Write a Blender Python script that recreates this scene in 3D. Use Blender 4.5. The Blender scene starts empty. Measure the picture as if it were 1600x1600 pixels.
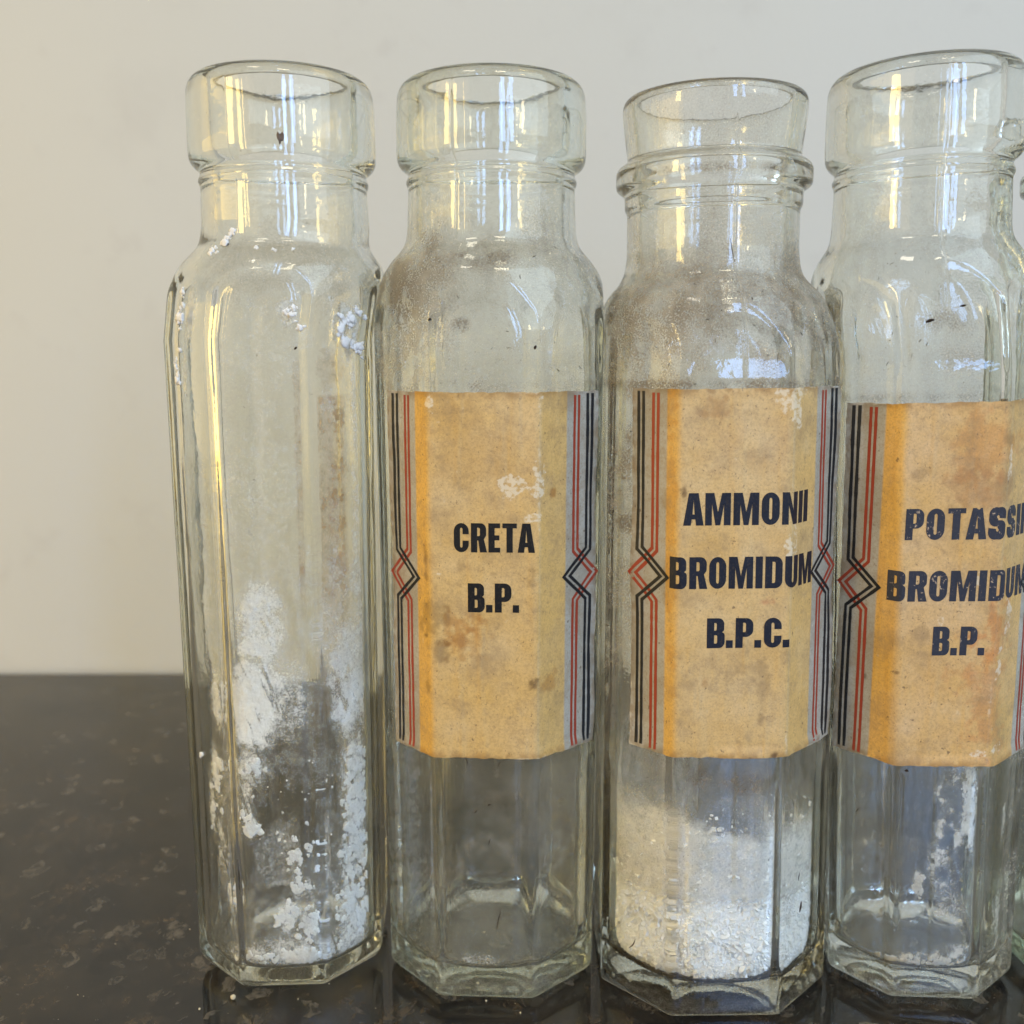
import math, random
import numpy as np
import bpy, bmesh
from mathutils import Vector

scene = bpy.context.scene
col = scene.collection
rad = math.radians

# ============================================================ camera, world, lamps, exposure
cam_d = bpy.data.cameras.new('camera'); cam = bpy.data.objects.new('camera', cam_d); col.objects.link(cam)
cam.location = (0, 0, .148); cam.rotation_euler = (rad(90 - 9.0), 0, 0)
cam_d.sensor_width = 36.0; cam_d.lens = 36.0 * 1604 / 1600; cam_d.clip_start = .01; cam_d.clip_end = 50
cam_d.dof.use_dof = True; cam_d.dof.focus_distance = .218; cam_d.dof.aperture_fstop = 17.0
scene.camera = cam

w = bpy.data.worlds.new('World'); scene.world = w; w.use_nodes = True
bg = w.node_tree.nodes['Background']
bg.inputs['Color'].default_value = (1.0, .97, .90, 1); bg.inputs['Strength'].default_value = .42

def area(name, loc, target, sx, sy, color, radiance):
    d = bpy.data.lights.new(name, 'AREA'); d.shape = 'RECTANGLE'; d.size = sx; d.size_y = sy
    d.color = color; d.energy = radiance * sx * sy * math.pi
    o = bpy.data.objects.new(name, d); col.objects.link(o); o.location = loc
    o.rotation_euler = (Vector(target) - Vector(loc)).to_track_quat('-Z', 'Y').to_euler()
    return o
T = (0.02, .24, .12)
# two tall panes of the window behind the photographer
area('window_light', (.55, -1.90, .86), T, .17, 1.15, (.29, .51, 1.0), 11.5)
area('window_light', (.92, -1.78, .90), T, .17, 1.15, (.29, .51, 1.0), 11.5)
# two wide soft fill lights added: cool from the right, warm from the left
area('cool_fill', (.82, -.46, .84), T, 1.0, 1.0, (.66, .84, 1.0), 1.95)
area('warm_fill', (-.62, -.40, .42), T, .5, .5, (1.0, .68, .26), .5)
area('warm_lamp', (-.60, -.23, .34), T, .085, .26, (1.0, .70, .22), 13)
area('warm_lamp', (-.78, .06, .12), (-.16, .45, .0), .70, .40, (1.0, .64, .07), 1.8)
area('warm_lamp', (1.15, -1.25, .62), T, .10, .12, (1.0, .78, .45), 12)
area('ceiling_lamp', (.25, -.75, 1.55), T, .34, .10, (1.0, .88, .66), 13)
area('ceiling_lamp', (-.55, -.5, 1.55), T, .30, .12, (1.0, .90, .74), 10)

scene.view_settings.view_transform = 'Standard'; scene.view_settings.look = 'None'
scene.view_settings.exposure = 0.54; scene.view_settings.gamma = 1.0
scene.render.engine = 'CYCLES'
cy = scene.cycles
cy.max_bounces = 28; cy.transmission_bounces = 28; cy.glossy_bounces = 6; cy.diffuse_bounces = 4
cy.transparent_max_bounces = 24; cy.volume_bounces = 0
cy.caustics_reflective = True; cy.caustics_refractive = True; cy.blur_glossy = 0.0
cy.sample_clamp_indirect = 0.0; cy.use_denoising = True


# ============================================================ pure geometry (numpy only)
def _hash(ix, iy, iz, seed):
    h = (ix * 374761393 + iy * 668265263 + iz * 2147483647 + seed * 1274126177) & 0xFFFFFFFF
    h = ((h ^ (h >> 13)) * 1274126177) & 0xFFFFFFFF
    h = ((h ^ (h >> 16)) * 2246822519) & 0xFFFFFFFF
    return ((h ^ (h >> 15)) & 0xFFFFFF) / float(0xFFFFFF)

def vnoise(x, y, z, seed=0):
    x, y, z = np.broadcast_arrays(np.asarray(x, float), np.asarray(y, float), np.asarray(z, float))
    ix = np.floor(x).astype(np.int64); iy = np.floor(y).astype(np.int64); iz = np.floor(z).astype(np.int64)
    fx, fy, fz = x - ix, y - iy, z - iz
    fx = fx * fx * (3 - 2 * fx); fy = fy * fy * (3 - 2 * fy); fz = fz * fz * (3 - 2 * fz)
    out = 0
    for dx in (0, 1):
        wx = fx if dx else 1 - fx
        for dy in (0, 1):
            wy = fy if dy else 1 - fy
            for dz in (0, 1):
                wz = fz if dz else 1 - fz
                out = out + wx * wy * wz * _hash(ix + dx, iy + dy, iz + dz, seed)
    return out

def fbm(x, y, z, seed=0, octaves=4, gain=0.5):
    s, a, t = 0.0, 1.0, 0.0
    for o in range(octaves):
        s = s + a * vnoise(x * 2 ** o + 17.3 * o, y * 2 ** o + 5.1 * o, z * 2 ** o - 9.7 * o, seed + o)
        t += a; a *= gain
    return s / t

def sstep(a, b, x):
    t = np.clip((x - a) / (b - a), 0, 1)
    return t * t * (3 - 2 * t)

def smooth_path(pts, step=0.0003, split=None):
    """resample an outline evenly and round it: softly along the shoulder (below split), crisply along the finish"""
    p = np.array(pts, float)
    d = np.r_[0, np.cumsum(np.hypot(*np.diff(p, axis=0).T))]
    n = max(8, int(d[-1] / step))
    t = np.linspace(0, d[-1], n)
    q0 = np.stack([np.interp(t, d, p[:, 0]), np.interp(t, d, p[:, 1])], 1)
    def blur(q, k, passes):
        for _ in range(passes):
            e = np.pad(q, ((k, k), (0, 0)), mode='edge')
            r = sum(e[i:i + n] for i in range(2 * k + 1)) / (2 * k + 1)
            r[0], r[-1] = q[0], q[-1]
            q = r
        return q
    if split is None: return blur(q0, 3, 3)
    w = sstep(split - .002, split + .002, q0[:, 1])[:, None]
    return blur(q0, 2, 3) * (1 - w) + blur(q0, 1, 2) * w

class Bottle:
    """Eight sided jar: two pairs of wide faces and four chamfers; local -Y is the labelled front."""
    def __init__(s, **k):
        s.p = 0.46; s.n_out = 90.0; s.fillet = 0.0016; s.wall = 0.0027; s.floor = 0.0068
        s.xoff = [(0, 0), (.21, 0)]; s.seam = None; s.seamh = .00014; s.split = .178; s.wave = 0.00026; s.seed = 1
        s.__dict__.update(k)
    def a(s, z):
        z = np.asarray(z, float)
        a = s.a0 + (s.a1 - s.a0) * np.clip(z / 0.155, 0, 1.1)
        zz = np.clip(z, 0, s.fillet)
        return a - (s.fillet - np.sqrt(np.maximum(s.fillet ** 2 - (s.fillet - zz) ** 2, 0)))
    def octr(s, phi, a, n):
        tot = 0
        for k in range(8):
            d = a if k % 2 == 0 else a * (1 + s.p) / math.sqrt(2)
            c = np.cos(phi - k * math.pi / 4)
            tot = tot + np.where(c > 0.05, np.maximum(c, 0.05) / d, 1e-9) ** n
        return tot ** (-1.0 / n)
    def rim_r(s, z):
        return np.interp(z, s.outz, s.outr)
    def router(s, phi, z):
        """outer radius of the body (up to the foot of the neck)"""
        a = s.a(z); R = s.rim_r(z)
        m = 90.0
        r = (s.octr(phi, a, s.n_out) ** -m + R ** -m) ** (-1 / m)
        return r
    def rinner(s, phi, z, R):
        a = s.a(np.maximum(z, 0.02)) - s.wall
        m = 30.0
        return (s.octr(phi, a, 17.0) ** -m + np.maximum(R, 1e-5) ** -m) ** (-1 / m)
    def prepare(s):
        s.out = smooth_path([(s.a0 * 1.3, s.fillet)] + s.outer, 0.0004, s.split)
        nb = np.searchsorted(s.out[:, 1], 0.176)
        s.outz = np.maximum.accumulate(s.out[:, 1]); s.outr = s.out[:, 0]
        s.inn = smooth_path(s.inner, 0.0005, s.split)
        zm = 0.09
        ph = np.linspace(-math.pi, math.pi, 2881)
        r = s.router(ph, np.full_like(ph, zm))
        X, Y = r * np.sin(ph), -r * np.cos(ph)
        d = np.r_[0, np.cumsum(np.hypot(np.diff(X), np.diff(Y)))]
        d -= np.interp(0, ph, d)
        s.tab_s = d / float(s.a(zm)); s.tab_ph = ph
    def cx(s, z):
        return np.interp(z, [q[0] for q in s.xoff], [q[1] for q in s.xoff])
    def surf(s, sn, z, off=0.0):
        """point on the outer wall: sn = distance round the wall from the middle of the front, in units of the apothem"""
        ph = np.interp(sn, s.tab_s, s.tab_ph)
        e = 0.004
        r = s.router(ph, z)
        r0, r1 = s.router(ph - e, z), s.router(ph + e, z)
        tx = r1 * np.sin(ph + e) - r0 * np.sin(ph - e); ty = -r1 * np.cos(ph + e) + r0 * np.cos(ph - e)
        l = np.hypot(tx, ty); nx, ny = ty / l, -tx / l
        return np.stack([r * np.sin(ph) + nx * off + s.cx(z), -r * np.cos(ph) + ny * off, np.broadcast_to(z, r.shape)], -1)
    def world(s, P):
        P = np.asarray(P, float)
        c, d = math.cos(s.yaw), math.sin(s.yaw)
        x = P[..., 0] * c - P[..., 1] * d; y = P[..., 0] * d + P[..., 1] * c; z = P[..., 2]
        c, d = math.cos(s.tilt), math.sin(s.tilt)
        x, z = x * c + z * d, -x * d + z * c
        return np.stack([x + s.x, y + s.y, z + s.zlift], -1)

def plain_finish(neck, rim, dz=0.0, top=.2068, bore=.0155):
    """neck, small bead and heavy collar; returns outer points from the neck foot up to the rim crown, and inner ones down the bore"""
    o = [(neck, .1745), (neck * .985, .1825), (neck * .985, .1836), (neck * 1.012, .1841), (neck * 1.012, .1849), (neck * .98, .1857), (neck * .98, .1866),
         (rim * .955, .1876), (rim * .995, .1890), (rim, .1915), (rim * .997, .1990), (rim * .985, top - .0030),
         (rim * .955, top - .0013), (rim * .90, top - .0002), (rim * .87, top)]
    o = [(r, z + (dz if z < top - .004 else 0)) for r, z in o]
    i = [(rim * .87, top), (bore * 1.10, top - .0003), (bore * 1.045, top - .0011), (bore * 1.015, top - .0026), (bore * 1.01, .1885), (bore, .1860), (bore, .1745)]
    return o, i

def beaded_finish(neck, lip, bead, top=.2020, bore=.0160):
    o = [(neck, .1690), (neck, .1782), (neck * 1.03, .1786), (neck * 1.03, .1818),
         (bead * .950, .1824), (bead * .998, .1831), (bead, .1834), (bead, .1868), (bead * .985, .1874), (lip * .995, .1882), (lip * .945, .1887),
         (lip * .950, .1905), (lip * .975, .1945), (lip, .1985), (lip * 1.0, top - .0016), (lip * .985, top - .0005), (lip * .955, top)]
    i = [(lip * .945, top), (bore * 1.12, top - .0003), (bore * 1.09, top - .0012), (bore * 1.07, top - .0040), (bore, .1880), (bore, .1700)]
    return o, i

def make_specs():
    S = {}
    fo, fi = plain_finish(.0186, .0206, top=.2066, bore=.0152)
    S['empty'] = Bottle(x=-.0541, y=.2398, yaw=math.radians(3), tilt=0, zlift=0, a0=.0219, a1=.0229, fillet=.0052, n_out=100,
        xoff=[(0, 0), (.150, -.0002), (.166, .0020), (.175, .0030), (.21, .0026)],
        outer=[(.0310, .136), (.0288, .149), (.0262, .1575), (.0245, .1622), (.0231, .1655), (.0215, .1677), (.0198, .1694), (.0188, .1712)] + fo,
        inner=fi + [(.0156, .1712), (.0172, .1680), (.0194, .1652), (.0213, .1615), (.0232, .156), (.0258, .148), (.0300, .135), (.0300, .018), (.0240, .0095), (.0212, .0062), (.0165, .0044), (.008, .0039), (.0004, .0038)], seed=3, split=.180, seam=-0.42, seamh=.00006)
    fo, fi = plain_finish(.0190, .0212, top=.2058, bore=.0158)
    S['creta'] = Bottle(x=-.0046, y=.2396, yaw=math.radians(-3), tilt=0, zlift=0, a0=.0243, a1=.0254, fillet=.0026,
        outer=[(.0330, .138), (.0300, .149), (.0274, .1560), (.0260, .1605), (.0246, .1645), (.0226, .1675), (.0204, .1698), (.0194, .1717)] + fo,
        inner=fi + [(.0160, .1720), (.0172, .1690), (.0196, .1655), (.0216, .1615), (.0232, .157), (.0262, .149), (.0310, .137), (.0310, .020), (.0256, .0112), (.0230, .0078), (.0185, .0060), (.008, .0054), (.0004, .0053)], seed=11, seam=-0.33)
    fo, fi = beaded_finish(.0189, .0200, .0214)
    S['ammonii'] = Bottle(x=.0476, y=.2362, yaw=math.radians(0), tilt=math.radians(-.6), zlift=.0, a0=.0266, a1=.0251, fillet=.0012, n_out=110, split=.174, xoff=[(0, 0), (.150, 0), (.164, -.0011), (.21, -.0011)],
        outer=[(.0320, .131), (.0296, .140), (.0277, .147), (.0263, .1529), (.0250, .1572), (.0232, .1602), (.0206, .1627), (.0194, .1650)] + fo,
        inner=fi + [(.0160, .1660), (.0172, .1620), (.0192, .1590), (.0212, .1555), (.0230, .151), (.0262, .142), (.0310, .130), (.0310, .019), (.0272, .0108), (.0245, .0074), (.0200, .0058), (.008, .0053), (.0004, .0052)], seed=23, wave=.00014, seam=0.06, floor=.0066)
    fo, fi = plain_finish(.0187, .0206, top=.2068, bore=.0157)
    S['potassii'] = Bottle(x=.0984, y=.2352, yaw=math.radians(-6), tilt=math.radians(-1.9), zlift=.0008, a0=.0211, a1=.0230, fillet=.0024,
        xoff=[(0, 0), (.145, 0), (.168, -.0022), (.21, -.0016)],
        outer=[(.0300, .138), (.0274, .150), (.0254, .1570), (.0242, .1610), (.0230, .1648), (.0212, .1680), (.0196, .1700), (.0189, .1718)] + fo,
        inner=fi + [(.0159, .1720), (.0168, .1690), (.0186, .1655), (.0202, .1615), (.0214, .157), (.0238, .149), (.0300, .137), (.0300, .020), (.0226, .0112), (.0198, .0078), (.0155, .0060), (.007, .0054), (.0004, .0053)], seed=31, seam=-0.05)
    fo, fi = beaded_finish(.0187, .0186, .0211, top=.1985)
    S['far'] = Bottle(x=.1442, y=.2385, yaw=math.radians(4), tilt=math.radians(-2.3), zlift=.0008, a0=.0222, a1=.0226, fillet=.0040, xoff=[(0, 0), (.145, 0), (.168, .0003), (.21, .0003)],
        outer=[(.0300, .128), (.0274, .139), (.0254, .147), (.0243, .1525), (.0232, .1565), (.0218, .1598), (.0200, .1622), (.0190, .1645)] + fo,
        inner=fi + [(.0160, .1660), (.0168, .1620), (.0180, .1590), (.0196, .1555), (.0208, .151), (.0232, .142), (.0300, .130), (.0300, .018), (.0236, .0100), (.0205, .0068), (.0160, .0050), (.007, .0046), (.0004, .0045)], seed=47)
    for b in S.values(): b.prepare()
    return S
# ============================================================ end of pure geometry

# ============================================================ helpers
class NT:
    def __init__(s, name):
        s.m = bpy.data.materials.new(name); s.m.use_nodes = True
        s.t = s.m.node_tree; s.t.nodes.clear()
        s.out = s.n('ShaderNodeOutputMaterial')
    def n(s, ty, **k):
        nd = s.t.nodes.new(ty)
        for a, v in k.items():
            if hasattr(nd, a): setattr(nd, a, v)
            else: s.put(nd.inputs[a.replace('_', ' ')], v)
        return nd
    def put(s, sock, v):
        if isinstance(v, bpy.types.NodeSocket): s.t.links.new(v, sock)
        elif isinstance(v, bpy.types.Node): s.t.links.new(v.outputs[0], sock)
        else:
            if isinstance(v, tuple) and len(v) == 3 and sock.type == 'RGBA': v = v + (1,)
            sock.default_value = v
    def attr(s, name):
        return s.n('ShaderNodeAttribute', attribute_name=name)
    def math(s, op, a, b=0.0, c=0.0, clamp=False):
        nd = s.n('ShaderNodeMath', operation=op, use_clamp=clamp)
        s.put(nd.inputs[0], a); s.put(nd.inputs[1], b); s.put(nd.inputs[2], c); return nd.outputs[0]
    def noise(s, vec, scale, detail=4.0, rough=.55, dist=0.0):
        nd = s.n('ShaderNodeTexNoise'); s.put(nd.inputs['Vector'], vec)
        for k, v in (('Scale', scale), ('Detail', detail), ('Roughness', rough), ('Distortion', dist)): nd.inputs[k].default_value = v
        return nd.outputs['Fac']
    def ramp(s, fac, a, b, lo=0.0, hi=1.0):
        nd = s.n('ShaderNodeMapRange', interpolation_type='SMOOTHSTEP'); s.put(nd.inputs[0], fac)
        for i, v in enumerate((a, b, lo, hi)): s.put(nd.inputs[i + 1], v)
        return nd.outputs[0]
    def mix(s, fac, a, b, blend='MIX'):
        nd = s.n('ShaderNodeMix', data_type='RGBA', blend_type=blend)
        s.put(nd.inputs[0], fac); s.put(nd.inputs[6], a); s.put(nd.inputs[7], b); return nd.outputs[2]
    def mixsh(s, fac, a, b):
        nd = s.n('ShaderNodeMixShader'); s.put(nd.inputs[0], fac)
        s.t.links.new(a.outputs[0], nd.inputs[1]); s.t.links.new(b.outputs[0], nd.inputs[2]); return nd
    def obj(s):
        return s.n('ShaderNodeTexCoord').outputs['Object']
    def scaled(s, vec, sc):
        nd = s.n('ShaderNodeMapping'); s.put(nd.inputs[0], vec); nd.inputs['Scale'].default_value = sc; return nd.outputs[0]
    def bump(s, h, strength, dist):
        nd = s.n('ShaderNodeBump'); s.put(nd.inputs['Height'], h); nd.inputs['Strength'].default_value = strength; nd.inputs['Distance'].default_value = dist
        return nd.outputs[0]
    def done(s, sh, vol=None):
        s.t.links.new(sh.outputs[0], s.out.inputs['Surface'])
        if vol: s.t.links.new(vol.outputs[0], s.out.inputs['Volume'])
        return s.m

def mesh_obj(name, verts, faces, mat, parent=None, smooth=True, attrs=None):
    me = bpy.data.meshes.new(name)
    v = np.asarray(verts, np.float32); 
    if isinstance(faces, np.ndarray):
        n, k = faces.shape
        me.vertices.add(len(v)); me.vertices.foreach_set('co', v.ravel())
        me.loops.add(n * k); me.loops.foreach_set('vertex_index', faces.astype(np.int32).ravel())
        me.polygons.add(n); me.polygons.foreach_set('loop_start', np.arange(0, n * k, k, dtype=np.int32))
        me.polygons.foreach_set('loop_total', np.full(n, k, np.int32))
        me.update(calc_edges=True); me.validate()
    else:
        me.from_pydata([tuple(map(float, q)) for q in v], [], [tuple(map(int, f)) for f in faces]); me.update()
    for an, arr in (attrs or {}).items():
        arr = np.asarray(arr, np.float32)
        if arr.ndim == 2:
            a = me.attributes.new(an, 'FLOAT_COLOR', 'POINT'); a.data.foreach_set('color', np.c_[arr, np.ones(len(arr))].astype(np.float32).ravel())
        else:
            a = me.attributes.new(an, 'FLOAT', 'POINT'); a.data.foreach_set('value', arr)
    if smooth: me.polygons.foreach_set('use_smooth', np.ones(len(me.polygons), bool))
    me.materials.append(mat)
    o = bpy.data.objects.new(name, me); col.objects.link(o)
    if parent: o.parent = parent
    return o

def tag(o, label=None, category=None, group=None, kind=None):
    for k, v in (('label', label), ('category', category), ('group', group), ('kind', kind)):
        if v: o[k] = v
    return o

def grid_faces(nu, nv, wrap=False):
    i = np.arange(nv - 1)[:, None] * nu; j = np.arange(nu if wrap else nu - 1)[None]
    jn = (j + 1) % nu
    return np.stack([i + j, i + jn, i + nu + jn, i + nu + j], -1).reshape(-1, 4)

# ============================================================ materials
def m_wall():
    t = NT('painted_plaster'); P = t.obj()
    n1 = t.noise(P, 2.2, 3); n2 = t.noise(P, 60, 4); n3 = t.noise(P, 420, 3)
    c = t.mix(t.ramp(n1, .3, .7), (.500, .492, .436), (.532, .525, .472))
    c = t.mix(t.ramp(n2, .58, .78, 0, .45), c, (.465, .45, .405))
    c = t.mix(t.ramp(t.noise(P, 11, 5, .65), .54, .74, 0, .35), c, (.455, .44, .395))
    p = t.n('ShaderNodeBsdfPrincipled', Base_Color=c, Roughness=.62)
    h = t.math('ADD', t.math('MULTIPLY', n2, .6), t.math('MULTIPLY', n3, .25))
    t.put(p.inputs['Normal'], t.bump(h, .25, .0012))
    return t.done(p)

def m_granite():
    t = NT('polished_granite'); P = t.obj()
    wv = t.n('ShaderNodeTexNoise'); t.put(wv.inputs['Vector'], P); wv.inputs['Scale'].default_value = 120; wv.inputs['Detail'].default_value = 3
    add = t.n('ShaderNodeVectorMath', operation='MULTIPLY_ADD'); t.put(add.inputs[0], wv.outputs['Color']); add.inputs[1].default_value = (.008, .008, .008); t.put(add.inputs[2], P)
    Q = add.outputs[0]
    def vor(scale, rnd=1.0):
        v = t.n('ShaderNodeTexVoronoi', feature='F1'); t.put(v.inputs['Vector'], Q); v.inputs['Scale'].default_value = scale; v.inputs['Randomness'].default_value = rnd
        return v
    v1, v2 = vor(95), vor(260)
    cell = t.n('ShaderNodeSeparateColor'); t.put(cell.inputs[0], v1.outputs['Color'])
    cell2 = t.n('ShaderNodeSeparateColor'); t.put(cell2.inputs[0], v2.outputs['Color'])
    big = t.noise(P, 38, 4, .6)
    fine = t.noise(Q, 700, 3, .6)
    streak = t.noise(t.scaled(Q, (900, 260, 400)), 1.0, 3, .6, 1.5)
    base = t.mix(t.ramp(big, .35, .65), (.0090, .0085, .0080), (.022, .0180, .0135))
    cloud = t.noise(P, 48, 5, .62, .6); cloud2 = t.noise(P, 64, 5, .62, .4)
    vein = t.noise(t.scaled(Q, (430, 210, 300)), 1.0, 6, .72, .5); vein2 = t.noise(t.scaled(Q, (240, 520, 300)), 1.0, 6, .72, .5)
    base = t.mix(t.math('MULTIPLY', t.ramp(cloud, .42, .66, .12, 1), t.ramp(vein, .44, .66, 0, .9)), base, t.mix(fine, (.046, .031, .017), (.090, .060, .032)))
    base = t.mix(t.math('MULTIPLY', t.ramp(cloud2, .45, .68, .06, 1), t.ramp(vein2, .48, .70, 0, .5)), base, (.046, .043, .036))
    base = t.mix(t.math('MULTIPLY', t.ramp(cell2.outputs[2], .86, .97, 0, .7), t.ramp(vein, .42, .62)), base, (.13, .108, .080))
    base = t.mix(t.ramp(fine, .69, .78, 0, .6), base, (.15, .135, .115))
    p = t.n('ShaderNodeBsdfPrincipled', Base_Color=base)
    t.put(p.inputs['Roughness'], t.ramp(t.noise(P, 55, 5, .65), .3, .75, .03, .12))
    t.put(p.inputs['Normal'], t.bump(t.noise(P, 900, 2), .03, .0002))
    return t.done(p)

def m_glass(name, tint, dens, dust_c, film=.05, rough=0.0):
    t = NT(name); P = t.obj()
    dust = t.attr('dust').outputs['Fac']; grime = t.attr('grime').outputs['Fac']
    fine = t.noise(P, 2600, 4, .65); mid = t.noise(P, 420, 5, .6); smear = t.noise(t.scaled(P, (260, 260, 90)), 1.0, 5, .6, .8)
    g = t.n('ShaderNodeBsdfGlass', IOR=1.49, Roughness=rough, Color=(.99, .995, .985))
    hb = t.math('ADD', t.math('MULTIPLY', t.noise(P, 190, 3), .8), t.math('MULTIPLY', t.noise(t.scaled(P, (700, 700, 1100)), 1.0, 3), .10))
    t.put(g.inputs['Normal'], t.bump(hb, .075, .0008))
    dc = t.mix(t.ramp(mid, .35, .7), dust_c, tuple(min(1, c * 1.35) for c in dust_c))
    dc = t.mix(grime, dc, (.15, .105, .065))
    dn = t.n('ShaderNodeBsdfDiffuse', Color=dc); tr = t.n('ShaderNodeBsdfTranslucent', Color=dc)
    dd = t.mixsh(.5, dn, tr)
    f = t.math('MULTIPLY', dust, t.ramp(fine, .30, .72, .35, 1.5))
    f = t.math('MULTIPLY', f, t.ramp(mid, .25, .75, .6, 1.3))
    f = t.math('ADD', f, t.math('MULTIPLY', t.ramp(smear, .45, .85), film))
    dots = t.ramp(t.math('ADD', t.math('MULTIPLY', t.noise(P, 1250, 2, .5), .85), t.math('MULTIPLY', t.noise(P, 160, 3, .6), .15)), .66, .71)
    dots = t.math('MULTIPLY', dots, t.math('ADD', t.math('MULTIPLY', dust, 1.6), .16), clamp=True)
    dc = t.mix(dots, dc, (.085, .060, .040))
    dn = t.n('ShaderNodeBsdfDiffuse', Color=dc); tr = t.n('ShaderNodeBsdfTranslucent', Color=dc); dd = t.mixsh(.45, dn, tr)
    specks = t.ramp(t.noise(P, 1500, 2, .5), .735, .78, 0, .45)
    f = t.math('ADD', f, t.math('MULTIPLY', specks, t.math('ADD', t.math('MULTIPLY', dust, 2.0), .12)), clamp=True)
    f = t.math('MINIMUM', t.math('MAXIMUM', f, t.math('MULTIPLY', dots, .8)), .93)
    sh = t.mixsh(f, g, dd)
    va = t.n('ShaderNodeVolumeAbsorption', Color=tint, Density=dens)
    return t.done(sh, va)

def m_paper(name, c0, c1, c2, seed):
    t = NT(name); P = t.obj()
    tint = t.attr('tint').outputs['Color']; edge = t.attr('border').outputs['Fac']
    off = t.n('ShaderNodeVectorMath', operation='ADD'); t.put(off.inputs[0], P); off.inputs[1].default_value = (seed * .31, seed * .17, seed * .73)
    P = off.outputs[0]
    n1 = t.noise(P, 75, 5, .6); n2 = t.noise(P, 900, 4, .6); n3 = t.noise(t.scaled(P, (3200, 3200, 1500)), 1.0, 3, .6); n4 = t.noise(P, 210, 5, .65)
    c = t.mix(t.ramp(n1, .35, .68), c0, c1)
    c = t.mix(t.ramp(n4, .55, .75, 0, .5), c, c2)
    facet_light = t.attr('facet_light').outputs['Fac']
    c = t.mix(facet_light, t.mix(.60, c, (.70, .385, .055)), t.mix(.42, c, (.60, .455, .25)))  # warm lamplight on left chamfer, pale light on front, painted into the paper colour
    g = t.mix(t.ramp(n1, .35, .7), (.345, .325, .265), (.43, .41, .35))
    c = t.mix(edge, c, g)
    c = t.mix(1.0, c, tint, 'MULTIPLY')
    c = t.mix(t.ramp(t.noise(P, 2100, 5, .75), .30, .60, .34, 0), c, (.20, .125, .055))
    c = t.mix(t.ramp(n2, .30, .6, .14, 0), c, (.22, .14, .07))
    c = t.mix(t.ramp(t.noise(t.scaled(P, (1500, 1500, 1100)), 1.0, 3, .6), .62, .76, 0, .8), c, (.11, .075, .045))
    c = t.mix(t.ramp(t.noise(P, 130, 7, .75), .45, .72, 0, .55), c, (.27, .185, .10))
    c = t.mix(t.ramp(t.noise(P, 330, 6, .75), .55, .70, 0, .35), c, (.22, .15, .085))
    c = t.mix(t.ramp(t.noise(P, 620, 3, .5), .70, .76, 0, .65), c, (.10, .065, .04))
    c = t.mix(t.ramp(t.noise(P, 480, 4, .6), .66, .75, 0, .28), c, (.75, .62, .42))
    lift = t.attr('scuff').outputs['Fac']
    c = t.mix(t.ramp(t.math('MULTIPLY', lift, t.ramp(n2, .25, .7, .1, 1.5)), .3, 1.0, 0, .7), c, (.70, .61, .45))
    p = t.n('ShaderNodeBsdfPrincipled', Base_Color=c, Roughness=.42)
    p.inputs['Specular IOR Level'].default_value = .30
    t.put(p.inputs['Roughness'], t.ramp(n4, .3, .7, .30, .55))
    h = t.math('ADD', t.math('MULTIPLY', t.noise(P, 1900, 4, .7), .35), t.math('MULTIPLY', n4, .5))
    t.put(p.inputs['Normal'], t.bump(h, .16, .0006))
    return t.done(p)

def m_ink(name, c, paper, wear=.62, wmax=.9):
    t = NT(name); P = t.obj()
    n = t.noise(P, 1300, 4, .6); n2 = t.noise(P, 260, 4, .6); n3 = t.noise(t.scaled(P, (2600, 2600, 1600)), 1.0, 3)
    f = t.ramp(t.math('ADD', t.math('MULTIPLY', n, .6), t.math('MULTIPLY', n2, .4)), wear, wear + .09, 0, wmax)
    cc = t.mix(t.ramp(n3, .5, .75, 0, .4), c, tuple(q * .5 + p_ * .12 for q, p_ in zip(c, paper)))
    cc = t.mix(f, cc, paper)
    p = t.n('ShaderNodeBsdfPrincipled', Base_Color=cc, Roughness=.40)
    p.inputs['Specular IOR Level'].default_value = .25
    t.put(p.inputs['Normal'], t.bump(n, .15, .0004))
    return t.done(p)

def m_powder(name, c, cut=True, transl=.10, gran=2400, soft=False):
    soft_fade = soft
    t = NT(name); P = t.obj()
    n = t.noise(P, gran, 5, .7); n2 = t.noise(P, gran * .22, 6, .7)
    cc = t.mix(t.ramp(n2, .3, .7), c, tuple(q * .90 for q in c))
    d = t.n('ShaderNodeBsdfDiffuse', Color=cc); tr = t.n('ShaderNodeBsdfTranslucent', Color=cc)
    t.put(d.inputs['Normal'], t.bump(t.math('ADD', n, n2), .5, .0006))
    sh = t.mixsh(transl, d, tr)
    if cut:
        m = t.attr('mask').outputs['Fac']
        a = t.math('ADD', m, t.math('MULTIPLY', t.math('SUBTRACT', t.math('ADD', t.math('MULTIPLY', n, .45), t.math('MULTIPLY', n2, .55)), .5), 2.6))
        hard = t.ramp(a, .22, .98)
        soft = t.math('MULTIPLY', t.ramp(a, -.1, .6), .30)
        al = t.math('MAXIMUM', hard, soft)
        if soft_fade: al = t.math('MULTIPLY', m, t.ramp(t.math('ADD', t.math('MULTIPLY', n, .5), t.math('MULTIPLY', n2, .5)), .34, .62, .55, 1.35), clamp=True)
        sh = t.mixsh(al, t.n('ShaderNodeBsdfTransparent'), sh)
    return t.done(sh)

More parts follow.
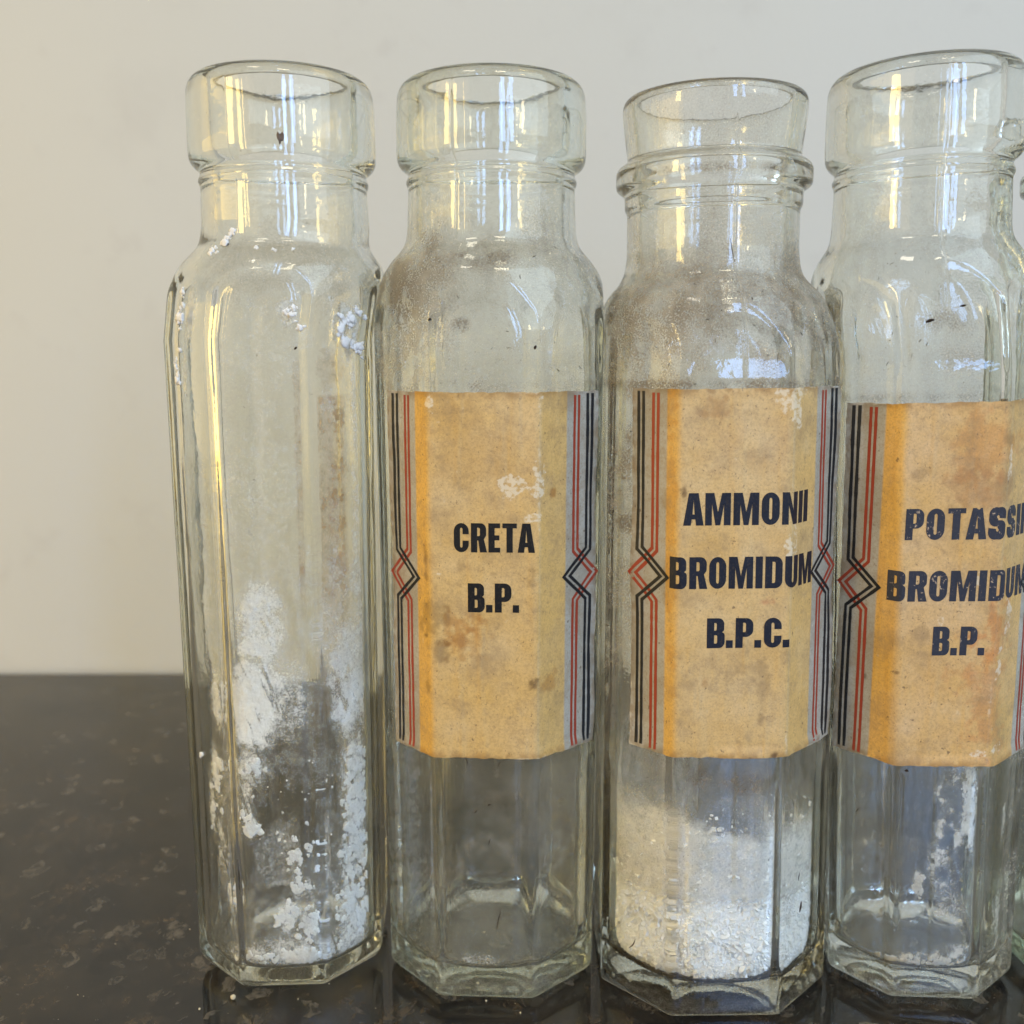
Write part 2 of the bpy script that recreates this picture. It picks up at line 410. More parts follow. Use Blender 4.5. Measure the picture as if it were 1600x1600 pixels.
def m_crystal():
    t = NT('white_crystal'); P = t.obj()
    n = t.noise(P, 1100, 4, .65); n2 = t.noise(P, 300, 4, .6)
    c = t.mix(t.ramp(n2, .3, .7), (.93, .925, .895), (.86, .85, .81))
    c = t.mix(t.ramp(t.noise(P, 1700, 2), .72, .80, 0, .5), c, (.30, .27, .22))
    p = t.n('ShaderNodeBsdfPrincipled', Base_Color=c, Roughness=.28)
    p.inputs['Specular IOR Level'].default_value = .6
    t.put(p.inputs['Normal'], t.bump(n, .5, .0006))
    tr = t.n('ShaderNodeBsdfTranslucent', Color=(.85, .85, .82))
    return t.done(t.mixsh(.06, p, tr))

M_wall, M_granite = m_wall(), m_granite()
M_powder = m_powder('chalk_powder_white', (.93, .92, .89))
M_lump = m_powder('chalk_lump_white', (.93, .92, .89), cut=False)
M_residue = m_powder('salt_residue', (.82, .79, .72), transl=.25)
M_bloom = m_powder('salt_bloom_beige', (.86, .83, .76), transl=.2, soft=True)
M_brown = m_powder('reflected_label_brown', (.44, .27, .12), transl=.4, gran=700)  # colour of the neighbouring label's reflection in the glass
M_crystal = m_crystal()

# ============================================================ setting
def slab(name, x0, x1, y0, y1, z0, z1, mat, bev=0.0):
    bm = bmesh.new(); bmesh.ops.create_cube(bm, size=1)
    for v in bm.verts:
        v.co = ((x0 + x1) / 2 + v.co.x * (x1 - x0), (y0 + y1) / 2 + v.co.y * (y1 - y0), (z0 + z1) / 2 + v.co.z * (z1 - z0))
    if bev: bmesh.ops.bevel(bm, geom=bm.edges[:], offset=bev, segments=3, affect='EDGES')
    me = bpy.data.meshes.new(name); bm.to_mesh(me); bm.free(); me.materials.append(mat)
    o = bpy.data.objects.new(name, me); col.objects.link(o); o['kind'] = 'structure'; return o
slab('countertop', -1.2, 1.2, -.16, .459, -.03, 0, M_granite, .003)
slab('wall', -1.6, 1.6, .4605, .56, -.25, 1.5, M_wall)

# ============================================================ bottles
def blob_field(b, sn, z, blobs):
    """largest of soft elliptical blobs (centre s in apothems, centre z, half width, half height in metres, strength)"""
    a = .0235; out = np.zeros_like(z)
    for (s0, z0, rs, rz, st) in blobs:
        d = ((sn - s0) * a / rs) ** 2 + ((z - z0) / rz) ** 2
        out = np.maximum(out, st * (1 - sstep(.1, 2.2, d)))
    return out

def build_glass(key, B, mat, dust_fn, parent):
    nseg = 264
    ph = np.linspace(-math.pi, math.pi, nseg, endpoint=False)
    if B.seam is not None:
        extra = B.seam + np.linspace(-.05, .05, 21)
        ph = np.unique(np.round(np.r_[ph, extra], 5))
    n = len(ph); rings = []; inner_flag = []; dirs = np.stack([np.sin(ph), -np.cos(ph)], 1)
    nz = lambda sc, z, sd: fbm(dirs[:, 0] * sc, dirs[:, 1] * sc, np.full(n, z * 40 * sc), B.seed * 7 + sd, 3) - .5
    def ring(r, z, inn):
        rings.append(np.c_[r * dirs[:, 0] + B.cx(z), r * dirs[:, 1], np.full(n, z)]); inner_flag.append(np.full(n, inn))
    r00 = B.router(ph, np.full(n, 1e-6))
    for sc, z in ((.03, .0016), (.3, .0015), (.6, .0012), (.85, .0004), (.97, 0.0)): ring(r00 * sc, z, 0.)
    F = B.fillet
    for t in np.linspace(.08, 1, 7):
        z = F * (1 - math.cos(t * math.pi / 2)); ring(B.router(ph, np.full(n, z)), z, 0.)
    for i, (R, z) in enumerate(B.out):
        if z <= F + 3e-4 or (z < .142 and i % 2): continue
        m = 90.0
        az = float(B.a(z)); ro = B.octr(ph, np.full(n, az), B.n_out)
        r = (ro ** -m + R ** -m) ** (-1 / m)
        # the moulded panels lie a little lower than the ridges between them (not under the paper)
        rec = np.zeros(n)
        for k in range(8):
            dphi = (ph - k * math.pi / 4 + math.pi) % (2 * math.pi) - math.pi
            h_ = B.p * az if k % 2 == 0 else az * (1 - B.p) / math.sqrt(2)
            rec = np.maximum(rec, (np.abs(dphi) < .6) * sstep(h_ - .0007, h_ - .0017, np.abs(r * np.sin(dphi))))
        zm_ = 1.0 if key == 'empty' else 1 - sstep(.052, .057, z) * sstep(.147, .141, z)
        r = r - .00026 * rec * zm_ * sstep(.97, 1.06, R / ro) * sstep(F, F + .004, z)
        r = r + nz(1.6, z, 1) * B.wave * .45 * np.clip((.19 - z) / .02, .15, 1)
        if B.seam is not None:
            d = (ph - B.seam) * r
            r = r + B.seamh * np.exp(-(d / .00026) ** 2) * (sstep(.139, .146, z) + .35 * sstep(.062, .056, z)) * sstep(.006, .015, z) * (z < B.out[-1, 1] - .002)
        ring(r, z, 0.)
    for i, (R, z) in enumerate(B.inn):
        if .025 < z < .140 and i % 2: continue
        r = B.rinner(ph, np.full(n, z), R)
        body = np.clip((.172 - z) / .02, 0, 1) * np.clip(R / .02, 0, 1)
        r = r + nz(1.3, z, 5) * B.wave * 2.2 * (.05 + body)
        ring(np.maximum(r, 1e-4), z + (nz(1.5, z, 6) * .0012 if z < .012 else 0) * 0, 1.)
    V = np.concatenate(rings); nr = len(rings)
    inn = np.concatenate(inner_flag)
    faces = grid_faces(n, nr, True).tolist()
    V = np.r_[V, [[B.cx(0), 0, .0016], [B.cx(0), 0, B.inn[-1, 1]]]]
    c0, c1 = len(V) - 2, len(V) - 1
    for j in range(n):
        k = (j + 1) % n
        faces.append((c0, k, j)); faces.append((c1, (nr - 1) * n + j, (nr - 1) * n + k))
    PH = np.r_[np.tile(ph, nr), 0, 0]; Z = V[:, 2]
    sn = np.interp(PH, B.tab_ph, B.tab_s); inn = np.r_[inn, 0, 1]
    dust, grime = dust_fn(B, sn, Z, V, inn)
    o = mesh_obj('glass_body', V, faces, mat, parent, True, {'dust': np.clip(dust, 0, 1), 'grime': np.clip(grime, 0, 1)})
    return o

def std_dust(base, shoulder, zs, seed, blobs=(), gblobs=(), neck=0.0, inner=.15, shw=.010, lower=1.0):
    def fn(B, sn, z, V, inn):
        x, y = V[:, 0] * 1, V[:, 1] * 1
        f1 = fbm(x * 70, y * 70, z * 45, seed, 5, .6); f2 = fbm(x * 260, y * 260, z * 200, seed + 9, 4, .6)
        d = base * (.35 + 1.6 * sstep(.36, .68, f1)) * (.7 + .6 * f2)
        d = d * np.where(z < .055, lower, 1.0)
        d = d + shoulder * np.exp(-((z - zs) / shw) ** 2) * sstep(.30, .62, f1) * (.6 + .8 * f2)
        d = d + neck * sstep(.172, .178, z) * sstep(.35, .65, f1)
        bl = blob_field(B, sn, z, blobs) if blobs else 0
        d = d + bl * sstep(.30, .60, f2) * (.5 + f1)
        g = .55 * np.exp(-((z - zs) / shw) ** 2) * sstep(.4, .7, f2)
        if gblobs:
            gb = blob_field(B, sn, z, gblobs); d = d + gb * sstep(.35, .62, f2); g = np.maximum(g, gb * 1.3)
        front = 1.0
        d = np.where(inn > .5, d * inner, d)
        d = d + np.where(inn > .5, .10 * sstep(.014, .006, z), .42 * sstep(.0016, .0002, z)) * (.4 + f2)
        return d, g
    return fn

SPEC = make_specs()
DUST = (.43, .395, .325)
GROUP = 'octagonal pharmacy bottles standing in a row'
info = {
 'empty': dict(label='clear glass bottle without a label, caked inside with white powder', mat=m_glass('clear_glass_grey', (.80, .82, .70), 15, DUST, .045),
    dust=std_dust(.035, .13, .166, 5, blobs=[(-.2, .115, .010, .035, .10), (.85, .10, .008, .05, .12)], inner=.15)),
 'creta': dict(label='clear glass bottle labelled CRETA B.P., almost empty, dusty left shoulder', mat=m_glass('clear_glass_green', (.74, .82, .70), 19, DUST, .045),
    dust=std_dust(.065, .30, .168, 15, lower=1.5, blobs=[(-.85, .153, .012, .017, .55), (.0, .142, .03, .006, .15)], gblobs=[(.0, .1675, .007, .003, .6), (-.9, .160, .008, .006, .45), (.2, .140, .03, .0014, .22), (-.18, .153, .0016, .0014, .5), (.3, .150, .004, .002, .18)], neck=.03, inner=.15)),
 'ammonii': dict(label='clear glass bottle labelled AMMONII BROMIDUM B.P.C., holding white crystals', mat=m_glass('clear_glass_dusty', (.82, .80, .66), 16, (.39, .34, .265), .06),
    dust=std_dust(.075, .42, .160, 25, lower=.4, shw=.012, blobs=[(0, .150, .05, .012, .25), (-1.0, .11, .012, .05, .30), (1.0, .15, .012, .02, .25), (0., .055, .05, .006, .12)],
        gblobs=[(.12, .0550, .0035, .003, .42), (-.28, .0570, .0022, .003, .55), (-1.06, .126, .003, .012, .35), (-1.0, .111, .003, .002, .5), (0, .1408, .05, .0011, .4), (.0, .1845, .05, .0008, .4)], neck=.05, inner=.15)),
 'potassii': dict(label='clear glass bottle labelled POTASSII BROMIDUM B.P., with salt smears near its base', mat=m_glass('clear_glass_bright', (.81, .82, .70), 15, DUST, .045),
    dust=std_dust(.055, .10, .168, 35, lower=1.4, blobs=[(.3, .150, .012, .010, .10), (1.1, .04, .006, .03, .35)], gblobs=[(-.1, .153, .004, .002, .3), (0., .1455, .008, .002, .16), (.2, .1375, .05, .0010, .35)], neck=.02, inner=.15)),
 'far': dict(label='green tinted glass bottle cut off by the right edge of the picture', mat=m_glass('clear_glass_pale_green', (.60, .76, .54), 30, DUST, .05),
    dust=std_dust(.07, .12, .160, 45)),
}
roots = {}
for key, B in SPEC.items():
    r = bpy.data.objects.new('glass_bottle', None); col.objects.link(r)
    r.empty_display_size = .02
    r.rotation_mode = 'ZYX'; r.location = (B.x, B.y, B.zlift); r.rotation_euler = (0, B.tilt, B.yaw)
    tag(r, info[key]['label'], 'bottle', GROUP); roots[key] = r
    g = build_glass(key, B, info[key]['mat'], info[key]['dust'], r)

# ============================================================ printed paper labels
def arc(cx, cy, rx, ry, a0, a1, n=10):
    return [(cx + rx * math.cos(math.radians(a0 + (a1 - a0) * i / n)), cy + ry * math.sin(math.radians(a0 + (a1 - a0) * i / n))) for i in range(n + 1)]
ST, HT = .232, .165
def stadium(x0, x1, y0, y1, r):
    rx = min(r, (x1 - x0) / 2); ry = min(r * 1.15, (y1 - y0) / 2)
    return arc(x1 - rx, y1 - ry, rx, ry, 0, 90) + arc(x0 + rx, y1 - ry, rx, ry, 90, 180) + arc(x0 + rx, y0 + ry, rx, ry, 180, 270) + arc(x1 - rx, y0 + ry, rx, ry, 270, 360)
def g_rect(x0, y0, x1, y1): return [(x0, y0), (x1, y0), (x1, y1), (x0, y1)]
def glyph(ch):
    if ch == 'I': return ST, [g_rect(0, 0, ST, 1)]
    if ch == '.': return .215, [g_rect(0, 0, .215, .26)]
    if ch == 'O': w = .56; return w, [stadium(0, w, 0, 1, .28), stadium(ST, w - ST, HT, 1 - HT, .06)]
    if ch == 'U':
        w = .56; return w, [[(0, 1), (0, .26)] + arc(.28, .28, .28, .28, 180, 360) + [(w, .26), (w, 1), (w - ST, 1), (w - ST, .24)] + arc(w / 2, .22, w / 2 - ST, .06, 0, -180, 8) + [(ST, .24), (ST, 1)]]
    if ch == 'C':
        w = .56
        return w, [[(w, .62), (w, .72)] + arc(.28, .72, .28, .28, 0, 180) + arc(.28, .28, .28, .28, 180, 360) + [(w, .40), (w - ST, .40), (w - ST, .23)] + arc(w / 2, .22, w / 2 - ST, .06, 0, -180, 8) + arc(w / 2, .78, w / 2 - ST, .06, 180, 0, 8) + [(w - ST, .62)]]
    if ch == 'D':
        w = .57; r = .24
        return w, [[(0, 0)] + arc(w - r, r, r, r, 270, 360) + arc(w - r, 1 - r, r, r, 0, 90) + [(0, 1)], [(ST, HT)] + arc(w - ST - .05, HT + .06, .05, .06, 270, 360, 5) + arc(w - ST - .05, 1 - HT - .06, .05, .06, 0, 90, 5) + [(ST, 1 - HT)]]
    if ch == 'B':
        w = .57; r = .19
        return w, [[(0, 0)] + arc(w - r, r + .02, r, r + .02, 270, 360) + arc(w - .10, .42, .10, .11, 0, 70, 5) + arc(w - .12, .635, .10, .10, -70, 0, 5) + arc(w - r - .02, 1 - r, r, r, 0, 90) + [(0, 1)],
                   [(ST, HT - .01)] + arc(w - ST - .05, HT + .05, .045, .06, 270, 360, 5) + arc(w - ST - .05, .385, .045, .05, 0, 90, 5) + [(ST, .435)],
                   [(ST, .585)] + arc(w - ST - .07, .635, .045, .05, 270, 360, 5) + arc(w - ST - .07, 1 - HT - .04, .045, .05, 0, 90, 5) + [(ST, 1 - HT + .01)]]
    if ch == 'P':
        w = .56; r = .23
        return w, [[(0, 0), (ST, 0), (ST, .37)] + arc(w - r, .37 + r, r, r, 270, 360) + arc(w - r, 1 - r, r, r, 0, 90) + [(0, 1)],
                   [(ST, .53)] + arc(w - ST - .05, .58, .05, .05, 270, 360, 5) + arc(w - ST - .05, 1 - HT - .04, .05, .05, 0, 90, 5) + [(ST, 1 - HT + .01)]]
    if ch == 'R':
        w = .57; r = .21
        return w, [[(0, 0), (ST, 0), (ST, .41), (ST + .045, .41), (w - ST * 1.02, .03), (w - ST * .98, 0), (w + .03, 0), (w - .085, .455)] + arc(w - .15, .62, .15, .15, -50, 0, 5) + arc(w - r, 1 - r, r, r, 0, 90) + [(0, 1)],
                   [(ST, .56)] + arc(w - ST - .05, .61, .05, .05, 270, 360, 5) + arc(w - ST - .05, 1 - HT - .04, .05, .05, 0, 90, 5) + [(ST, 1 - HT + .01)]]
    if ch == 'E':
        w = .44; return w, [[(0, 0), (w, 0), (w, HT), (ST, HT), (ST, .42), (w - .03, .42), (w - .03, .59), (ST, .59), (ST, 1 - HT), (w, 1 - HT), (w, 1), (0, 1)]]
    if ch == 'T':
        w = .54; c = w / 2; return w, [[(c - ST / 2, 0), (c + ST / 2, 0), (c + ST / 2, 1 - HT), (w, 1 - HT), (w, 1), (0, 1), (0, 1 - HT), (c - ST / 2, 1 - HT)]]
    if ch == 'A':
        w = .64; c = w / 2
        return w, [[(0, 0), (.235, 0), (.262, .19), (w - .262, .19), (w - .235, 0), (w, 0), (w - .17, 1), (.17, 1)], [(.285, .345), (w - .285, .345), (c, .80)]]
    if ch == 'M':
        w = .80; c = w / 2
        return w, [[(0, 0), (.21, 0), (.21, .66), (c - .075, 0), (c + .075, 0), (w - .21, .66), (w - .21, 0), (w, 0), (w, 1), (w - .275, 1), (c, .40), (.275, 1), (0, 1)]]
    if ch == 'N':
        w = .57; return w, [[(0, 0), (.205, 0), (.205, .60), (w - .22, 0), (w, 0), (w, 1), (w - .205, 1), (w - .205, .42), (.22, 1), (0, 1)]]
    if ch == 'S':
        w = .55; rx = (w - ST) / 2; ry = (1 - HT) / 4; cx = w / 2
        pts = arc(cx, 1 - HT / 2 - ry, rx, ry, -14, 262, 26) + arc(cx, HT / 2 + ry, rx, ry, 82, -194, 26)
        p = np.array(pts); tg = np.gradient(p, axis=0); l = np.hypot(*tg.T); tg /= l[:, None]
        th = (HT * np.abs(tg[:, 0]) + ST * .96 * np.abs(tg[:, 1])) / 2 * np.where(np.abs(tg[:, 0]) > .9, 1.0, 1.0)
        nn = np.c_[-tg[:, 1], tg[:, 0]] * th[:, None]
        A_, B_ = p + nn, p - nn                       # a ribbon of quads: the outline would cross itself
        return w, [('quad', [tuple(A_[i]), tuple(B_[i]), tuple(B_[i + 1]), tuple(A_[i + 1])]) for i in range(len(p) - 1)]
GAP = .085
def line_loops(text, width, height):
    x = 0; loops = []
    for ch in text:
        wd, ls = glyph(ch)
        if ch == '.' and x > 0: x -= GAP * .45
        if ch == 'A' and x > 0: x -= .05
        for l in ls:
            kind = 'quad' if l[0] == 'quad' else 'loop'
            loops.append((kind, [(px + x, py) for px, py in (l[1] if kind == 'quad' else l)]))
        x += wd + GAP
        if ch == 'A': x -= .04
    tot = x - GAP
    return [(k, [((px - tot / 2) * width / tot, (py - .5) * height) for px, py in l]) for k, l in loops]

def filled(loops):
    """flat triangulated mesh of even-odd filled outlines -> bmesh"""
    cu = bpy.data.curves.new('tmp', 'CURVE'); cu.dimensions = '2D'; cu.fill_mode = 'BOTH'
    for kind, l in loops:
        if kind == 'quad': continue
        sp = cu.splines.new('POLY'); sp.points.add(len(l) - 1); sp.use_cyclic_u = True
        for q, p in zip(sp.points, l): q.co = (p[0], p[1], 0, 1)
    o = bpy.data.objects.new('tmp', cu); col.objects.link(o)
    dg = bpy.context.evaluated_depsgraph_get()
    me = bpy.data.meshes.new_from_object(o.evaluated_get(dg)); bm = bmesh.new(); bm.from_mesh(me)
    bpy.data.objects.remove(o); bpy.data.curves.remove(cu); bpy.data.meshes.remove(me)
    bm.normal_update()
    if bm.faces and sum(f.normal.z for f in bm.faces) < 0: bmesh.ops.reverse_faces(bm, faces=bm.faces[:])
    for kind, l in loops:
        if kind != 'quad': continue
        a2 = sum(l[i][0] * l[(i + 1) % 4][1] - l[(i + 1) % 4][0] * l[i][1] for i in range(4))
        bm.faces.new([bm.verts.new((q[0], q[1], 0)) for q in (l if a2 > 0 else l[::-1])])
    return bm

class Label:
    def __init__(s, B, c, half, z0, z1, shear=0.0, seed=1):
        s.B, s.c, s.half, s.z0, s.z1, s.shear, s.seed = B, c, half, z0, z1, shear, seed
        s.zc = (z0 + z1) / 2
    def lift(s, sm, z):
        n = fbm(sm * 160, z * 160, 3.3, s.seed, 3) - .35
        e = np.maximum(sstep(s.half - .004, s.half, np.abs(sm)), sstep(s.z0 + .003, s.z0, z)) if True else 0
        w = fbm(sm * 420, z * 40, 1.7, s.seed + 8, 3)
        return .00014 + .00016 * n + .00012 * sstep(.5, .75, w) + .0007 * e * sstep(.35, .75, fbm(sm * 90, z * 60, 8.1, s.seed + 3, 2))
    def at(s, sm, z, off):
        sm = np.asarray(sm, float); z = np.asarray(z, float)
        sn = (sm + s.shear * (z - s.zc)) / s.B.a(z) + s.c
        return s.B.surf(sn, z, s.lift(sm, z) + off)

def build_label(key, B, c, half, z0, z1, papers, stains, scuffs, lines, shear=0.0, seed=1, ink=(.010, .012, .022), wear=.62, tone=1.0):
    L = Label(B, c, half, z0, z1, shear, seed)
    nu, nv = 230, 300
    SM, ZZ = np.meshgrid(np.linspace(-half, half, nu), np.linspace(z0, z1, nv))
    # slightly uneven, nibbled outline
    e1 = (fbm(ZZ * 300, SM * 0 + 1.0, 0, seed, 4, .6) - .5) * .0008
    tx = sstep(half * .9, half, np.abs(SM)); ty = sstep(.9, 1, np.abs(ZZ - L.zc) / (z1 - z0) * 2)
    S2 = SM - np.sign(SM) * tx * np.abs(e1); Z2 = ZZ - np.sign(ZZ - L.zc) * ty * np.abs((fbm(SM * 260, ZZ * 0 + 4, 0, seed + 5, 4, .65) - .5)) * .0009
    V = L.at(S2, Z2, 0.0).reshape(-1, 3)
    s, z = SM.ravel(), ZZ.ravel()
    edge_d = np.minimum(half - np.abs(s), np.minimum(z - z0, z1 - z))
    f1 = fbm(s * 120, z * 120, 0, seed + 20, 5, .6); f2 = fbm(s * 600, z * 600, 0, seed + 30, 4, .6)
    tint = np.ones((len(s), 3)) * (tone * (.90 + .22 * f1))[:, None]
    ed = (1 - sstep(0, .0022, edge_d)) * sstep(.3, .6, f2)
    tint = tint * (1 - ed[:, None] * np.array([.35, .42, .5]))
    for (s0, zz0, rs, rz, colr, st) in stains:
        d = np.sqrt(((s - s0) / rs) ** 2 + ((z - zz0) / rz) ** 2) + (f1 - .5) * 2.6 + (f2 - .5) * 2.2
        m = st * (1 - sstep(.35, 1.15, d))
        tint = tint * (1 - m[:, None] * (1 - np.array(colr)))
    sc = np.zeros(len(s))
    for (s0, zz0, rs, rz, st) in scuffs:
        d = np.sqrt(((s - s0) / rs) ** 2 + ((z - zz0) / rz) ** 2) + (f1 - .5) * 2.6 + (f2 - .5) * 2.4
        sc = np.maximum(sc, st * (1 - sstep(.5, 1.1, d)))
    # worn white along the right-hand fold
    fold = (B.p - c) * B.a(z)
    sc = np.maximum(sc, .50 * np.exp(-((s - fold) / .0006) ** 2) * sstep(.46, .70, fbm(s * 60, z * 110, 2, seed + 40, 4)))
    sc = np.maximum(sc, .6 * sstep(.0009, 0, edge_d) * sstep(.5, .68, f1))
    border = np.clip((np.abs(s) - .01755) / .00025, 0, 1)
    paper = mesh_obj('paper_label', V, grid_faces(nu, nv), papers, roots[key], True, {'tint': tint, 'border': border, 'facet_light': sstep(.0010, -.0006, np.abs(s + c * B.a(z)) - B.p * B.a(z)) * (.55 + .9 * (f1 - .2)) + .62 * (s > (B.p - c) * B.a(z)), 'scuff': np.clip(sc, 0, 1)})  # per-facet light put into the paper tone: front pale, left warm, right between
    # text lines
    pc = tuple(papers_col[key])
    Mi = m_ink('print_ink_' + key, ink, pc, wear)
    for text, cs, zc, wd, ht in lines:
        bm = filled(line_loops(text, wd, ht))
        for sgn in (-1, 1):
            for dd in (-.0006, 0, .0006):
                p0 = np.array([(sgn * B.p - c) * float(B.a(zc - .01)) + dd - cs, -.01]); p1 = np.array([(sgn * B.p - c) * float(B.a(zc + .01)) + dd - cs, .01])
                t = p1 - p0
                bmesh.ops.bisect_plane(bm, geom=bm.verts[:] + bm.edges[:] + bm.faces[:], plane_co=(p0[0], p0[1], 0), plane_no=(t[1], -t[0], 0))
        for x in np.linspace(-wd / 2, wd / 2, 14)[1:-1]:
            bmesh.ops.bisect_plane(bm, geom=bm.verts[:] + bm.edges[:] + bm.faces[:], plane_co=(x, 0, 0), plane_no=(1, 0, 0))
        for y in (-ht * .25, 0, ht * .25):
            bmesh.ops.bisect_plane(bm, geom=bm.verts[:] + bm.edges[:] + bm.faces[:], plane_co=(0, y, 0), plane_no=(0, 1, 0))
        bmesh.ops.triangulate(bm, faces=bm.faces[:])
        P = np.array([v.co[:] for v in bm.verts]); bm.verts.index_update()
        fs = [[v.index for v in f.verts] for f in bm.faces]; bm.free()
        W = L.at(P[:, 0] + cs, P[:, 1] + zc, .00006)
        # face the reader
        a, b_, c_ = (W[i] for i in fs[0])
        if np.cross(b_ - a, c_ - a)[1] > 0: fs = [f[::-1] for f in fs]
        t = mesh_obj('printed_text', W, fs, Mi, paper, False)
        t['label'] = 'printed word ' + text if '.' not in text else 'printed letters ' + text
    # double border lines with a diamond
    zm = L.zc - .0002
    for sgn in (-1, 1):
        blk = [(.0244, z0 + .0009), (.0244, zm - .0055), (.0181, zm), (.0244, zm + .0055), (.0244, z1 - .0006)]
        red = [(.0206, z0 + .0006), (.0206, zm - .0056), (.0262, zm), (.0206, zm + .0056), (.0206, z1 - .0009)]
        for nm, path, off, mt in (('red_border_line', red, .00004, M_red), ('black_border_line', blk, .00008, M_black)):
            p = np.array(path) * np.array([sgn, 1])
            q = [p[0]]
            for i in range(len(p) - 1):
                k = max(2, int(np.hypot(*(p[i + 1] - p[i])) / .0012))
                q += [p[i] + (p[i + 1] - p[i]) * j / k for j in range(1, k + 1)]
            q = np.array(q)
            d = np.diff(q, axis=0); d /= np.hypot(*d.T)[:, None]
            nrm = np.c_[-d[:, 1], d[:, 0]]
            n0 = np.r_[nrm[:1], nrm]; n1 = np.r_[nrm, nrm[-1:]]
            mi = n0 + n1; mi /= np.hypot(*mi.T)[:, None]; mi /= np.maximum(.4, np.sum(mi * n0, 1))[:, None]
            VV, FF = [], []
            for o_ in (-.00062, .00062):
                hw = .00036 * (1 + (fbm(q[:, 0] * 900, q[:, 1] * 900, 0, seed + 77, 3) - .5) * .5)[:, None]
                A = q + mi * (o_ - hw); Bb = q + mi * (o_ + hw); b0 = len(VV)
                m = np.stack([A, Bb], 1).reshape(-1, 2); VV += m.tolist()
                for i in range(len(q) - 1): FF.append([b0 + 2 * i, b0 + 2 * i + 1, b0 + 2 * i + 3, b0 + 2 * i + 2])
            VV = np.array(VV); W = L.at(VV[:, 0], VV[:, 1], off)
            mesh_obj(nm, W, FF, mt, paper, False)
    return paper

M_red = m_ink('border_red', (.30, .045, .022), (.40, .33, .24), .66, .6)
M_black = m_ink('border_black', (.014, .015, .017), (.40, .37, .29), .66, .6)
ORG, TAN, PAL = (.62, .38, .105), (.60, .40, .165), (.62, .47, .25)
papers_col = {'creta': (.55, .37, .16), 'ammonii': (.56, .38, .18), 'potassii': (.62, .47, .33)}
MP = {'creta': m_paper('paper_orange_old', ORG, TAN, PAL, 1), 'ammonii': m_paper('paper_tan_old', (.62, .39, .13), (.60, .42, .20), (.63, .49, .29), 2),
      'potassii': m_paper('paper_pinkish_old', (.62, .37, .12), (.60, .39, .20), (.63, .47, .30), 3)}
GREY, BRN, DRK = (.58, .57, .58), (.70, .52, .34), (.25, .21, .18)
a_ = .0248
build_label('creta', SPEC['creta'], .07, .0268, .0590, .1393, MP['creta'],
    [(-.0125, .0905, .0032, .004, GREY, .75), (-.0118, .0835, .0028, .003, GREY, .85), (-.0075, .088, .004, .004, BRN, .7), (-.0045, .085, .006, .004, BRN, .5), (.0083, .0985, .0018, .0027, GREY, .9),
     (-.0145, .0752, .0008, .0024, GREY, .9), (-.0146, .1005, .0009, .006, DRK, .6), (-.007, .103, .0022, .0022, GREY, .5), (-.001, .1035, .002, .0015, GREY, .45), (0, .1005, .0012, .0018, GREY, .7),
     (.0085, .0765, .0012, .001, DRK, .8), (.0135, .0760, .0025, .003, BRN, .6), (0, .128, .016, .010, (.86, .84, .86), .6), (.0138, .118, .0009, .0009, BRN, .9), (.0155, .071, .003, .004, (.75, .75, .72), .5)],
    [(.0040, .1195, .0032, .0022, .9), (.0098, .1195, .0016, .0050, .85), (.0072, .1130, .0034, .0010, .8), (-.0133, .1378, .0012, .0030, .9), (.0105, .1380, .0010, .0022, .8), (-.011, .1005, .0022, .0008, .7)],
    [('CRETA', .0003, .1085, .0170, .0063), ('B.P.', .0002, .0954, .0110, .0064)], seed=101, wear=.66, ink=(.009, .009, .010))
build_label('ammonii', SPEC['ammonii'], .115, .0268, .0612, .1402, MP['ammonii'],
    [(.0035, .077, .0016, .0055, GREY, .5), (.0035, .0695, .0014, .0018, GREY, .85), (.0075, .0672, .0008, .0010, (.4, .1, .08), .8), (.0065, .0617, .0007, .0008, DRK, .95), (-.0135, .119, .0007, .0018, DRK, .8),
     (-.009, .078, .0014, .0012, BRN, .5), (.004, .0955, .002, .001, (.7, .4, .4), .6), (0, .128, .012, .010, (.88, .86, .9), .6), (-.0165, .115, .0015, .03, (.8, .62, .35), .5), (.0135, .127, .0009, .002, GREY, .7), (-.0072, .1362, .003, .0025, BRN, .5)],
    [(.0072, .1380, .0040, .0030, .8), (.0098, .1350, .0016, .0035, .85), (.0125, .1395, .0030, .0010, .7), (.0086, .1055, .0009, .0030, .9), (.0102, .1090, .0006, .006, .6), (-.0008, .1322, .001, .0012, .6)],
    [('AMMONII', .0005, .1153, .0285, .0068), ('BROMIDUM', .0002, .1018, .0334, .0068), ('B.P.C.', .0003, .0888, .0175, .0065)], seed=202, wear=.66)
